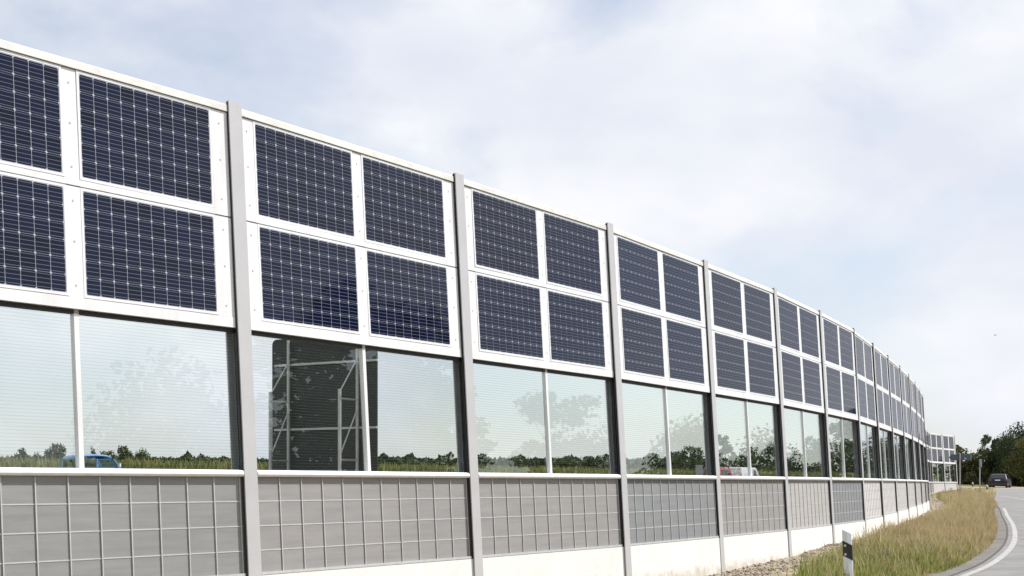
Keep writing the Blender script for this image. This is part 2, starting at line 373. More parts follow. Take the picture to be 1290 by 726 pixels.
# ------------------------------------------------------------------ noise barrier
TOPZ = 4.7; BASEZ = EYE - 0.93
BATTER = math.radians(3.44)
cellp = 0.1576; cellx = 0.1555; cw = 0.1525
def octa(mb, cx, cz, y0, y1, s=cw / 2, c=0.0105, h=0.0740):
    pl = [(-h + c, -s), (h - c, -s), (h, -s + c), (h, s - c), (h - c, s), (-h + c, s), (-h, s - c), (-h, -s + c)]
    mb.prism([(cx + a, cz + b) for a, b in pl], 'y', y0, y1)
MODX = (0.322 + 5 * cellx, 2.100 + 5 * cellx); MODZ = (TOPZ - 0.031 - 3 * cellp, TOPZ - 1.110 - 3 * cellp)
m1 = MB(); octa(m1, 0, 0, 0, 0.0025); ME_CELL = m1.mesh('solar_cell', M_CELL)
m1 = MB()
for i in range(10):
    for j in range(6): octa(m1, (i - 4.5) * cellx, (j - 2.5) * cellp, 0, 0.0025)
ME_CELLS = m1.mesh('solar_cells', M_CELL)
m1 = MB(); hx, hz = 5 * cellx + 0.006, 3 * cellp + 0.006; fr = 0.024
m1.box((-hx, -0.003, -hz), (hx, 0.03, hz), 1)
m1.box((-hx - fr, -0.005, -hz), (-hx, 0.03, hz)); m1.box((hx, -0.005, -hz), (hx + fr, 0.03, hz))
m1.box((-hx - fr, -0.005, hz), (hx + fr, 0.03, hz + fr)); m1.box((-hx - fr, -0.005, -hz - fr), (hx + fr, 0.03, -hz))
ME_MODULE = m1.mesh('solar_module', [M_WHITE, M_BACK])
# carrier frame: strips and beams in front of a grey backing
m1 = MB(); zc = 2.505; zs = TOPZ - 1.078
x0, x1 = 0.012, 3.988; ML = (0.322 - 0.033, 1.877 + 0.033, 2.100 - 0.033, 3.655 + 0.033)
for (a, b) in ((x0, ML[0]), (ML[1], ML[2]), (ML[3], x1)):
    m1.box((a, -0.060, zc + 0.105), (b, 0.02, zs - 0.003)); m1.box((a, -0.060, zs + 0.012), (b, 0.02, TOPZ - 0.004))
m1.box((x0, -0.064, zc), (x1, 0.03, zc + 0.103))
for (a, b) in ((ML[0], ML[1]), (ML[2], ML[3])):
    m1.box((a + .001, -0.0605, zs + 0.010), (b - .001, 0.02, MODZ[0] - hz - fr - .002))
m1.box((x0, -0.03, zc - .003), (x0 + .01, 0.025, TOPZ))
ME_FRAME = m1.mesh('carrier_frame', M_WHITE)
m1 = MB(); m1.box((x0, -0.022, zc + 0.02), (x1, 0.045, TOPZ + 0.02)); ME_BACKING = m1.mesh('backing', M_SEAM)
m1 = MB(); m1.prism([(-0.078, TOPZ + 0.008), (-0.078, TOPZ + 0.072), (-0.068, TOPZ + 0.082), (-0.015, TOPZ + 0.082), (-0.015, TOPZ + 0.008)], 'x', x0, x1)
ME_CAP = m1.mesh('top_cap', M_CAP)
m1 = MB()
for (a, b) in ((x0, ML[0]), (ML[1], ML[2]), (ML[3], x1)):
    c = (a + b) / 2 + (0.045 if a < 0.1 else -0.045 if b > 3.9 else 0)
    for z in (TOPZ - .13, TOPZ - .5, TOPZ - .9, TOPZ - 1.21, TOPZ - 1.58, TOPZ - 1.98): m1.tube((c, -0.0595, z), (c, -0.064, z), 0.011, n=8)
ME_SCREW = m1.mesh('screw_heads', M_SCREW)
m1 = MB(); m1.box((x0, -0.028, zc - 0.04), (x1, 0.028, zc - 0.004)); 
m1.box((0.012, -0.024, 1.06), (0.05, 0.024, zc - 0.041)); m1.box((3.95, -0.024, 1.06), (3.988, 0.024, zc - 0.041))
m1.box((3.896, -0.0785, 0.0), (3.9885, -0.0650, TOPZ + 0.112)); ME_GASKET_SHADE = m1.mesh('gasket_and_cavity_shade', M_DARK)  # front strip, raised above the cap, also paints the shaded post cavity black
m1 = MB(); m1.box((-0.955, -0.008, 1.05), (0.955, 0.008, zc - 0.03)); ME_PANE = m1.mesh('glass_pane', M_GLASS)
m1 = MB(); m1.box((-0.026, -0.028, 1.06), (0.026, 0.028, zc - 0.002)); ME_MULL = m1.mesh('mullion', M_WHITE)
m1 = MB()
prof = [(0.05, 0.998), (0.05, 1.075), (-0.055, 1.068), (-0.085, 1.058), (-0.098, 1.04), (-0.1, 1.02), (-0.09, 1.003), (-0.075, 0.998)]
m1.prism(prof, 'x', 0.1, 3.9); m1.prism([(a, b) for a, b in prof if a > -0.056] + [(-0.05, 0.998)], 'x', 3.9005, x1); 
ME_SILL = m1.mesh('sill', M_WHITE)
def absorber_mesh(m):
    q = MB(); q.box((x0, -0.040, 0.0), (x1, 0.07, 0.996)); return q.mesh('sound_absorber', m)
ME_ABS = {k: absorber_mesh(m) for k, m in dict(warm=M_ABS_WARM, grey=M_ABS_GREY, cool=M_ABS_COOL, pale=M_ABS_SUNLIT, mid=M_ABS_MID).items()}
rods = []
for k in range(12):
    q = MB(); x = 0.122 + k * 0.3415; q.box((-0.0058, -0.0515, 0.0), (0.0058, -0.0440, 0.99)); rods.append(((x, 0, 0), 'v'))
    if k == 0: ME_RODV = q.mesh('rod', M_ROD)
q = MB(); q.box((0.096, -0.0435, -0.006), (3.904, -0.0395, 0.006)); ME_RODH = q.mesh('rod', M_ROD)
for z in (0.25, 0.5, 0.75): rods.append(((0, 0, z), 'h'))
q = MB(); q.box((x0, -0.0685, 0.0), (x1, -0.0405, 0.028)); ME_BOT = q.mesh('bottom_rail', M_ROD)
q = MB()
for (x, y, z), t in rods:
    if t == 'v': q.box((x - .0058, -0.0515, 0.0), (x + .0058, -0.0440, 0.99))
    else: q.box((0.096, -0.0435, z - .006), (3.904, -0.0395, z + .006))
ME_GRID = q.mesh('wire_grid', M_ROD)
q = MB(); q.box((x0, -0.072, -1.3), (x1, 0.09, -0.006)); ME_BASE = q.mesh('concrete_base', M_CONC)
# H-section post
q = MB(); pz0, pz1 = -1.5, TOPZ + 0.122
q.box((-0.09, -0.093, pz0), (0.09, -0.079, pz1)); q.box((-0.09, 0.079, pz0), (0.09, 0.093, pz1)); q.box((-0.005, -0.079, pz0), (0.005, 0.079, pz1))
ME_POST = q.mesh('steel_post', M_POST)

G_BAY = 'solar noise barrier bays in a row along the road'
G_POST = 'steel posts of the noise barrier'
bay_labels = {
 0: 'solar barrier bay beyond the left edge of the photo, nearest the camera',
 1: 'solar barrier bay at left edge with a blue van behind its glass',
 2: 'solar barrier bay with the dark back of a motorway sign behind its glass',
 3: 'solar barrier bay between the dark sign bay and the bay with cool grey lower panel',
 4: 'solar barrier bay with cool dark grey lower panel and small grey board behind glass',
 5: 'solar barrier bay with red and white vans behind its glass',
 6: 'solar barrier bay between the two vans bay and the bluish dark grey lower panel',
 7: 'solar barrier bay with bluish dark grey lower panel behind the striped guidepost',
 8: 'first pale narrow solar barrier bay right of the bluish dark grey lower panel',
 9: 'second pale narrow solar barrier bay right of the bluish dark grey lower panel',
 10: 'third pale narrow solar barrier bay right of the bluish dark grey lower panel',
 11: 'fourth pale narrow solar barrier bay right of the bluish dark grey lower panel',
 12: 'fifth pale narrow solar barrier bay right of the bluish dark grey lower panel',
 13: 'sixth pale sliver of solar barrier bay right of the bluish dark grey lower panel',
 14: 'last sliver of solar barrier bay where the near wall bends out of sight'}
post_labels = {
 0: 'grey steel post beyond the left edge of the photo, nearest the camera',
 1: 'grey steel post just off the left edge of the photo',
 2: 'widest grey steel post, between the blue van glass and the dark sign back',
 3: 'grey steel post just right of the dark sign bay, second widest',
 4: 'grey steel post at left edge of the cool dark grey lower panel',
 5: 'grey steel post between the cool grey lower panel and the red van',
 6: 'grey steel post just right of the red and white vans',
 7: 'grey steel post at left edge of bluish dark grey panel behind the guidepost',
 8: 'grey steel post at right edge of bluish dark grey panel behind the guidepost',
 9: 'first thin dark post beyond the bluish panel, between two pale bays',
 10: 'second thin dark post beyond the bluish panel, between two pale bays',
 11: 'third thin dark post beyond the bluish panel, between two pale bays',
 12: 'fourth thin dark post beyond the bluish panel, between two pale bays',
 13: 'fifth thin dark post beyond the bluish panel, among crowded posts',
 14: 'sixth thin dark post beyond the bluish panel, among crowded posts',
 15: 'last thin dark post where the near wall bends out of sight'}
bot = {8: .02, 9: .06, 10: .09, 11: .13, 12: .15, 13: .16, 14: .17}
tone = {0: 'grey', 1: 'grey', 2: 'warm', 3: 'warm', 4: 'cool', 5: 'warm', 6: 'mid', 7: 'cool'}
for b in range(NB):
    th = math.radians(HEAD[b]); p = PATH[b]
    if b in bay_labels: lab = bay_labels[b]
    elif b == NB - 1: lab = 'farthest solar barrier bay at the wall end, left of the blue-grey road sign'
    elif b == NB - 2: lab = 'second farthest solar barrier bay of the short end section facing the camera'
    else: lab = 'solar barrier bay of the middle stretch hidden behind the bend of the wall'
    B = thing('barrier_bay', lab, 'noise barrier', (p[0], p[1], BASEZ), (0, 0, 0), G_BAY)
    B.rotation_mode = 'XYZ'
    B.rotation_euler = (Matrix.Rotation(PI / 2 - th, 3, 'Z') @ Matrix.Rotation(-BATTER, 3, 'X')).to_euler('XYZ')
    jg = random.Random(b * 7 + 3)
    B.rotation_euler.x += math.radians(jg.uniform(-.12, .12)); B.rotation_euler.z += math.radians(jg.uniform(-.15, .15))
    link('carrier_frame', ME_FRAME, B); link('backing', ME_BACKING, B); link('top_cap', ME_CAP, B)
    if b <= 8: link('screw_heads', ME_SCREW, B, kind='stuff')
    for mz in MODZ:
        for mx_ in MODX:
            Mo = link('solar_module', ME_MODULE, B, (mx_, -0.058, mz))
            Mo.rotation_euler = (math.radians(jg.uniform(-.25, .25)), 0, math.radians(jg.uniform(-.22, .22)))
            if b in (1, 2):
                for i in range(10):
                    for j in range(6):
                        link('solar_cell', ME_CELL, Mo, ((i - 4.5) * cellx, -0.0050, (j - 2.5) * cellp))
            else:
                link('solar_cells', ME_CELLS, Mo, (0, -0.0050, 0), kind='stuff')
    link('gasket_and_cavity_shade', ME_GASKET_SHADE, B); link('mullion', ME_MULL, B, (2.0, 0, 0)); link('sill', ME_SILL, B)
    link('glass_pane', ME_PANE, B, (1.005, 0, 0)); link('glass_pane', ME_PANE, B, (2.995, 0, 0))
    dz = bot.get(b, 0.0 if b < 8 else 0.2); k = 1 - dz
    a = link('sound_absorber', ME_ABS[tone.get(b, 'pale')], B, (0, 0, dz)); a.scale = (1, 1, k)
    if b <= 4:
        for loc, t in rods: link('rod', ME_RODV if t == 'v' else ME_RODH, B, loc)
    else:
        g = link('wire_grid', ME_GRID, B, (0, 0, dz), kind='stuff'); g.scale = (1, 1, k)
    link('bottom_rail', ME_BOT, B, (0, 0, dz))
    link('concrete_base', ME_BASE, B, (0, 0, dz))
for k in range(NB + 1):
    a = HEAD[max(0, k - 1)]; c = HEAD[min(NB - 1, k)]; th = math.radians((a + c) / 2); p = PATH[k]
    if k in post_labels: lab = post_labels[k]
    elif k == NB: lab = 'farthest grey post closing the wall end, left of the blue-grey road sign'
    elif k == NB - 1: lab = 'grey post between the two bays of the short end section'
    elif k == NB - 2: lab = 'grey post at the near edge of the short end section'
    else: lab = 'grey steel post of the middle stretch hidden behind the bend of the wall'
    o = link('steel_post', ME_POST, None, (p[0], p[1], BASEZ)); tag(o, lab, 'post', G_POST)
    o.rotation_euler = (Matrix.Rotation(PI / 2 - th, 3, 'Z') @ Matrix.Rotation(-BATTER, 3, 'X')).to_euler('XYZ')

# ------------------------------------------------------------------ trees
def crown_mesh(name, blobs, n, leaf, m, seed, clump=1.0, hole=0.0):
    """leaf-sized quads gathered in clumps over the blobs (x, y, z, rx, ry, rz)"""
    g = np.random.default_rng(seed); wgt = np.array([b[3] * b[4] * b[5] for b in blobs]) ** 0.7; wgt /= wgt.sum()
    nc = max(8, n // 22); cc = []
    for i in range(nc):
        b = blobs[g.choice(len(blobs), p=wgt)]; d = g.normal(size=3); d /= np.linalg.norm(d); r = g.uniform(0.35, 1.0) ** 0.5
        cc.append((b[0] + d[0] * b[3] * r, b[1] + d[1] * b[4] * r, b[2] + d[2] * b[5] * r, g.uniform(0, 1)))
    cc = np.array(cc); idx = g.integers(0, nc, n)
    size = np.mean([b[3] for b in blobs]) * 0.24 * clump
    ctr = cc[idx, :3] + np.clip(g.normal(size=(n, 3)), -1.7, 1.7) * size * np.array([1, 1, 0.75])
    u = g.normal(size=(n, 3)); u /= np.linalg.norm(u, axis=1)[:, None]
    t = g.normal(size=(n, 3)); v = np.cross(u, t); v /= np.linalg.norm(v, axis=1)[:, None]
    s = leaf * g.uniform(0.55, 1.35, n)[:, None]
    V = np.stack([ctr - u * s - v * s * .25, ctr + u * s * .2 - v * s * .6, ctr + u * s + v * s * .2, ctr - u * s * .2 + v * s * .6], 1).reshape(-1, 3)
    F = np.arange(4 * n).reshape(n, 4)
    tone = np.clip(cc[idx, 3] * 0.75 + g.uniform(-0.15, 0.35, n), 0, 1)
    return np_mesh(name, V, F, m, np.repeat(tone, 4))
def trunk_mesh(h, r, crown_z, spread, seed, m=M_BARK):
    g = random.Random(seed); q = MB(); p = Vector((0, 0, -0.3)); rr = r
    n = 5
    for i in range(n):
        nx_ = Vector((g.uniform(-.04, .04) * h, g.uniform(-.04, .04) * h, h * (i + 1) / n * 0.8)); r2 = r * (1 - 0.75 * (i + 1) / n)
        q.tube(p, nx_, rr, r2, n=7, cap=(i == 0)); p = nx_; rr = r2
        if nx_.z > crown_z * 0.6:
            for k in range(3):
                a = g.uniform(0, 2 * PI); e = nx_ + Vector((math.cos(a) * spread * g.uniform(.4, .8), math.sin(a) * spread * g.uniform(.4, .8), h * g.uniform(.08, .22)))
                mid = (nx_ + e) / 2 + Vector((0, 0, -0.03 * h)); q.tube(nx_, mid, r2 * .6, r2 * .4, n=5, cap=False); q.tube(mid, e, r2 * .4, r2 * .12, n=5, cap=False)
    return q.mesh('trunk', m)
# unit trees: height 1
def proto(kind, seed, m, n=2600, leaf=0.028):
    g = random.Random(seed); bl = []
    if kind == 'round':
        bl = [(0, 0, .58, .26, .26, .30)]
        for k in range(7): a = g.uniform(0, 6.28); bl.append((math.cos(a) * .22, math.sin(a) * .22, g.uniform(.3, .75), .16, .16, .15))
        tr = trunk_mesh(.8, .025, .3, .28, seed)
    elif kind == 'tall':
        bl = [(0, 0, .55, .17, .17, .42)]
        for k in range(7): a = g.uniform(0, 6.28); bl.append((math.cos(a) * .13, math.sin(a) * .13, g.uniform(.2, .9), .11, .11, .13))
        tr = trunk_mesh(.9, .02, .2, .18, seed)
    elif kind == 'cone':
        for k in range(9): z = .12 + .85 * k / 9; r = .26 * (1 - k / 9.5) + .02; bl.append((g.uniform(-.02, .02), g.uniform(-.02, .02), z, r, r, .07))
        tr = trunk_mesh(.95, .02, .2, .1, seed)
    elif kind == 'wide':
        for k in range(10): a = g.uniform(0, 6.28); r = g.uniform(.05, .42); bl.append((math.cos(a) * r, math.sin(a) * r, g.uniform(.35, .8) - r * .25, .22, .22, .17))
        tr = trunk_mesh(.75, .03, .3, .4, seed)
    elif kind == 'sparse':
        for k in range(12): a = g.uniform(0, 6.28); r = g.uniform(.03, .26); bl.append((math.cos(a) * r, math.sin(a) * r, g.uniform(.25, .97), .10, .10, .085))
        tr = trunk_mesh(.9, .022, .2, .26, seed); n = int(n * .6)
    elif kind == 'bushy':
        bl = [(0, 0, .5, .33, .33, .42)]
        for k in range(9): a = g.uniform(0, 6.28); bl.append((math.cos(a) * .3, math.sin(a) * .3, g.uniform(.12, .8), .2, .2, .18))
        tr = trunk_mesh(.7, .03, .2, .3, seed); n = int(n * 1.35)
    return crown_mesh('crown', bl, n, leaf, m, seed), tr
PR = {}
for i, (k, m) in enumerate([('round', M_LEAF), ('tall', M_LEAF), ('cone', M_LEAF_DARK), ('wide', M_LEAF), ('sparse', M_LEAF), ('bushy', M_LEAF_DARK)]):
    PR[k] = proto(k, 30 + i, m)
PR['olive'] = proto('bushy', 51, M_LEAF_OLIVE); PR['bigdark'] = proto('bushy', 52, M_LEAF_DARK, n=12000, leaf=0.016); PR['bigolive'] = proto('bushy', 58, M_LEAF_OLIVE, n=9000, leaf=0.017); PR['bigsparse'] = proto('sparse', 57, M_LEAF, n=7000, leaf=0.017)
tcount = [0]
WID = dict(round=.66, tall=.46, cone=.52, wide=1.0, sparse=.6, bushy=.86, olive=.86, bigdark=.86, bigolive=.86, bigsparse=.6)
def tree_at(x, y, h, wd, kind, label, group, name='tree', zb=None, cat='tree'):
    tcount[0] += 1; g = random.Random(tcount[0])
    zb = float(ground_z(np.array([x]), np.array([y]))[0]) if zb is None else zb
    t = thing(name, label, cat, (x, y, zb), (0, 0, g.uniform(0, 6.28)), group)
    cr, tr = PR[kind]; s = wd / WID[kind]
    for nm, me in (('crown', cr), ('trunk', tr)):
        o = link(nm, me, t); o.scale = (s, s, h)
    return t
def px_tree(px, top, wpx, d, kind, label, group, **kw):
    x = (px - 645) / 1792 * d; zt = EYE + (609.5 - top) / 1792 * d
    zb = float(ground_z(np.array([x]), np.array([d]))[0])
    return tree_at(x, d, zt - zb, wpx / 1792 * d, kind, label, group, zb=zb, **kw)
GT = 'trees beyond the motorway field'
for a in [
 (28, 561, 17, 220, 'tall', 'small slim tree behind glass, leftmost of the field trees'),
 (48, 567, 20, 230, 'wide', 'low spreading bush behind glass left of the round tree'),
 (70, 553, 30, 210, 'round', 'round dark tree behind glass just left of the blue van'),
 (117, 562, 15, 205, 'cone', 'small pointed tree rising behind the blue van roof'),
 (139, 563, 24, 215, 'round', 'low round tree just right of the blue van roof'),
 (156, 556, 26, 205, 'round', 'taller round tree right of the blue van, highest of its clump'),
 (178, 562, 24, 215, 'wide', 'pale spreading tree at right end of the clump beside the blue van'),
 (569, 567, 16, 260, 'sparse', 'loose tree just left of the second widest steel post'),
 (645, 573, 30, 300, 'wide', 'low spreading tree in the middle of the third glass bay'),
 (708, 575, 40, 300, 'wide', 'low dark tree just right of the mullion in the third glass bay'),
 (753, 570, 36, 285, 'round', 'round dark tree at right end of the third glass bay'),
 (822, 568, 26, 300, 'tall', 'narrow dark tree left of the mullion in the fourth glass bay'),
 (848, 564, 28, 300, 'round', 'dark round tree right of the mullion in the fourth glass bay'),
 (868, 557, 36, 290, 'round', 'tallest dark tree in the fourth glass bay, above the grey board'),
 (913, 544, 34, 290, 'sparse', 'tall loose tree standing above the red van'),
 (948, 558, 36, 300, 'round', 'round tree rising above the white van roof'),
 (972, 553, 34, 300, 'wide', 'broad dark tree right of the white van'),
 (1003, 563, 26, 300, 'cone', 'pointed dark tree left of the mullion in the sixth glass bay'),
 (1029, 545, 28, 300, 'bushy', 'tall olive green tree right of the mullion in the sixth glass bay'),
 (1056, 553, 28, 310, 'olive', 'brownish olive tree left of mullion in bluish panel bay'),
 (1077, 558, 26, 310, 'bushy', 'dark bushy tree right of mullion in bluish panel bay'),
 (1100, 540, 26, 310, 'tall', 'tall tree behind the first pale narrow bay'),
 (1119, 538, 26, 310, 'bushy', 'tall bushy tree behind the second pale narrow bay'),
 (1137, 540, 24, 320, 'tall', 'tall tree behind the third pale narrow bay'),
 (1153, 545, 24, 320, 'bushy', 'bushy tree behind the crowded far bays'),
 ]:
    px_tree(*a, GT)
GR = 'trees behind the road junction'
for a in [
 (1213, 561, 44, 175, 'olive', 'olive brown sunlit tree just right of the wall end'),
 (1243, 551, 26, 172, 'bigsparse', 'loose thin-topped tree between wall end and big dark trees'),
 (1236, 588, 26, 178, 'bushy', 'low dark bush behind the small round road sign'),
 (1266, 541, 44, 176, 'bigdark', 'dark tree directly above the dark blue car'),
 (1286, 526, 62, 172, 'bigdark', 'largest dark tree at the right edge of the photo'),
 (1272, 537, 42, 168, 'bigdark', 'dark rounded tree behind the car, left of the largest one'),
 (1293, 545, 50, 166, 'bigolive', 'olive dark tree cut by the right edge of the photo'),
 (1216, 590, 40, 183, 'bigdark', 'deep dark bush behind the blue-grey road sign'),
 (1262, 585, 46, 185, 'bigdark', 'dark undergrowth bush just behind the dark blue car'),
 (1292, 580, 46, 180, 'bigdark', 'dark undergrowth bush at right edge beside the car'),
 ]:
    px_tree(*a, GR)
GO = 'roadside trees on the far side of the road'
for i, (x, y, h, wd, k) in enumerate([(27, 16, 9, 7, 'bigdark'), (31, 25, 10, 7.5, 'bigsparse'), (34, 6, 11, 8, 'bigdark'), (39, 33, 9, 7, 'bigsparse'), (45, 43, 8.5, 6, 'bigsparse'), (36, -6, 10, 8, 'bigsparse'), (56, 52, 9, 7, 'bigdark'), (44, 18, 11, 8, 'bigdark'), (46, 92, 6.5, 7, 'bigdark'), (54, 84, 7.5, 8, 'bigdark'), (60, 93, 8, 8, 'bigdark'), (62, 74, 10, 8, 'bigdark'), (72, 82, 11, 9, 'bigdark'), (56, 105, 8, 8, 'bigsparse'), (68, 66, 10, 8, 'bigdark'), (78, 70, 11, 9, 'bigdark'), (62, 148, 7.5, 8, 'bigdark'), (68, 155, 8, 9, 'bigdark'), (75, 166, 9, 10, 'bigdark'), (55, 78, 8, 8, 'bigdark'), (40, 30, 12, 10, 'bigsparse'), (33, 31, 10, 8, 'bigsparse')]):
    tree_at(x, y, h, wd, k, 'roadside tree right of the road, outside the photo', GO)

HR = offset(catmull(EDGE[:13], 5.0), 24.0)  # unseen row of bushes, added to darken the reflections in the glass
for i, (x, y) in enumerate(HR):
    if -14 < y < 118 and math.degrees(math.atan2(x, y)) > 25 or y <= -1:
        g = random.Random(i); tree_at(x + g.uniform(-1.5, 1.5), y + g.uniform(-1.5, 1.5), g.uniform(3.6, 5.4), g.uniform(5.5, 7.5), g.choice(['bigdark', 'bigdark', 'bigolive']), 'unseen bush right of the road, added for the glass to reflect', 'unseen bushes added for reflections in the glass', name='bush', cat='bush')
# low far woodland band along the horizon
def woodland(name, x0, x1, d0, d1, top0, top1, n, leaf, m, seed):
    g = np.random.default_rng(seed); px = g.uniform(x0, x1, n); d = g.uniform(d0, d1, n); x = (px - 645) / 1792 * d
    f = (px - x0) / (x1 - x0); tp = top0 + (top1 - top0) * f + np.interp(px, np.arange(x0, x1 + 12, 6.0), g.gamma(1.4, 1.7, len(np.arange(x0, x1 + 12, 6.0)))[::-1] * -1.0 + 4.0)
    zt = EYE + (609.5 - tp) / 1792 * d; z = 1.2 + (zt - 1.2) * g.uniform(0, 1, n) ** 0.6
    c = np.c_[x, d, z]; u = g.normal(size=(n, 3)); u /= np.linalg.norm(u, axis=1)[:, None]; t = g.normal(size=(n, 3)); v = np.cross(u, t); v /= np.linalg.norm(v, axis=1)[:, None]
    s = leaf * g.uniform(.5, 1.4, n)[:, None]
    V = np.stack([c - u * s, c - v * s * .6, c + u * s, c + v * s * .6], 1).reshape(-1, 3)
    o = link(name, np_mesh(name, V, np.arange(4 * n).reshape(n, 4), m, np.repeat(g.uniform(0, 1, n), 4))); o['kind'] = 'stuff'
    return o
o = woodland('far_woodland', -160, 1100, 420, 470, 575, 577, 26000, 1.0, M_LEAF_DARK, 5)
tag(o, 'low dark line of distant woodland along the horizon behind the glass', 'woodland')
o = woodland('dark_undergrowth', 1188, 1256, 186, 200, 590, 584, 6000, 0.4, M_LEAF_DARK, 6)
tag(o, 'low dark undergrowth behind the road signs and the wall end', 'undergrowth')
o = woodland('dark_wood', 1252, 1420, 186, 205, 556, 548, 14000, 0.5, M_LEAF_DARK, 16)
tag(o, 'dark mass of wood behind the road junction trees', 'woodland')
o = woodland('far_woodland', 1060, 1210, 330, 360, 556, 562, 9000, 0.8, M_LEAF_DARK, 8)
tag(o, 'dark green woodland seen through the narrow far glass bays', 'woodland')

# ------------------------------------------------------------------ corn field
n = 46000
al = RNG.uniform(-30, 400, n); pe = 74 + RNG.uniform(0, 1, n) ** 1.8 * 26
base = np.array([mway(p, a) for p, a in zip(pe, al)])
hgt = RNG.uniform(1.75, 2.4, n); ang = RNG.uniform(0, 2 * PI, n); lean = RNG.uniform(.1, .5, n); wd = RNG.uniform(.05, .11, n)
z0 = ground_z(base[:, 0], base[:, 1]); st = RNG.uniform(0.2, 1.0, n) * 0.9
A = np.c_[base, z0 + hgt * st * 0.55]; Bp = np.c_[base[:, 0] + np.cos(ang) * lean, base[:, 1] + np.sin(ang) * lean, z0 + hgt]
sd_ = np.c_[-np.sin(ang), np.cos(ang), np.zeros(n)] * wd[:, None]
Mid = (A + Bp) / 2 + np.array([0, 0, .12])
V = np.stack([A - sd_ * .5, A + sd_ * .5, Mid + sd_, Bp, Mid - sd_], 1).reshape(-1, 3)
k5 = np.arange(n) * 5
F = np.concatenate([np.c_[k5, k5 + 1, k5 + 2, k5 + 4], np.c_[k5 + 4, k5 + 2, k5 + 3, k5 + 3]])
F3 = np.concatenate([np.c_[k5, k5 + 1, k5 + 2], np.c_[k5, k5 + 2, k5 + 4], np.c_[k5 + 4, k5 + 2, k5 + 3]])
o = link('corn_field', np_mesh('corn_field', V, F3, M_CORN, np.repeat(RNG.uniform(0, 1, n), 5))); o['kind'] = 'stuff'
tag(o, 'yellow green corn field beyond the motorway seen through the glass', 'field')

# ------------------------------------------------------------------ verge grass
def verge_points(n, seed, dens):
    g = np.random.default_rng(seed); out = []
    while len(out) < n:
        i = g.integers(0, len(EL) - 1, 4000); p = EL[i] + (EL[i + 1] - EL[i]) * g.uniform(0, 1, 4000)[:, None]
        t = EL[i + 1] - EL[i]; t /= np.linalg.norm(t, axis=1)[:, None]; off = np.where(p[:, 1] > 62, g.uniform(0.15, 5.0, 4000), 0.38 + g.uniform(0, 1, 4000) ** .9 * 4.6)
        q = p + np.c_[-t[:, 1], t[:, 0]] * off[:, None]
        d = -pl_dist(q[:, 0], q[:, 1], WALLX)
        keep = (d > np.interp(q[:, 1], [16, 18, 20, 22, 26, 30, 38, 46, 60, 100], [4.0, 3.5, 2.9, 2.3, 1.8, 1.2, .75, .6, .95, 1.3]) * g.uniform(.88, 1.2, 4000)) & (q[:, 1] > 15) & (q[:, 1] < 104) & (d > 0.2) & (g.uniform(0, 1, 4000) < dens(q[:, 0], q[:, 1], d, off)) & (g.uniform(0, 1, 4000) < np.clip(40 / q[:, 1], .25, 1))
        out += list(np.c_[q, d, off][keep])
    return np.array(out[:n])
def patch(x, y, s=1.0): return 0.5 + 0.25 * np.sin(x * 1.7 * s + y * 0.9 * s) + 0.25 * np.sin(x * 0.8 * s - y * 1.5 * s + 1.3)
def blades(name, P, h0, h1, w0, m, seed, lab):
    g = np.random.default_rng(seed); n = len(P); z0 = ground_z(P[:, 0], P[:, 1])
    h = g.uniform(h0, h1, n) * (0.45 + 0.5 * patch(P[:, 0], P[:, 1], .8) + 0.45 * patch(P[:, 0] + 7, P[:, 1] - 3, 2.3) ** 2) * np.clip((P[:, 2] - 0.5) / 0.8, .3, 1) * np.clip((P[:, 3] - .2) / .5, .45, 1) * np.interp(P[:, 1], [70, 90, 100], [1, .6, .45])
    a = g.uniform(0, 2 * PI, n); ln = h * g.uniform(.08, .55, n); b = a + g.normal(0, .5, n)
    wv = w0 * g.uniform(.6, 1.5, n); A = np.c_[P[:, 0], P[:, 1], z0 - .02]
    s = np.c_[-np.sin(a), np.cos(a), np.zeros(n)] * wv[:, None]
    md_ = A + np.c_[np.cos(b) * ln * .35, np.sin(b) * ln * .35, h * .6]; tp = A + np.c_[np.cos(b) * ln, np.sin(b) * ln, h]
    V = np.stack([A - s, A + s, md_ + s * .8, md_ - s * .8, tp], 1).reshape(-1, 3); k = np.arange(n) * 5
    F = np.concatenate([np.c_[k, k + 1, k + 2], np.c_[k, k + 2, k + 3], np.c_[k + 3, k + 2, k + 4]])
    tn = np.clip(g.uniform(0, 1, n) * .7 + .3 * patch(P[:, 0] * 2, P[:, 1] * 2), 0, 1)
    o = link(name, np_mesh(name, V, F, m, np.repeat(tn, 5))); o['kind'] = 'stuff'; tag(o, lab, 'grass'); return o
P = verge_points(70000, 1, lambda x, y, d, o: np.clip((y - 18) / 9, .22, 1))
blades('dry_grass', P, .26, .58, .006, M_DRY, 2, 'tall dry straw coloured grass on the verge between wall and road')
P = verge_points(52000, 3, lambda x, y, d, o: np.clip(.10 + np.clip((29 - y) / 6, 0, .65) + np.where(d < 1.9, .35, 0) * (patch(x, y) > .5), 0, 1) * np.where(d > .8, 1, .3))
blades('green_grass', P, .18, .42, .008, M_GREEN, 4, 'short green grass in the foreground of the verge and along its edge')

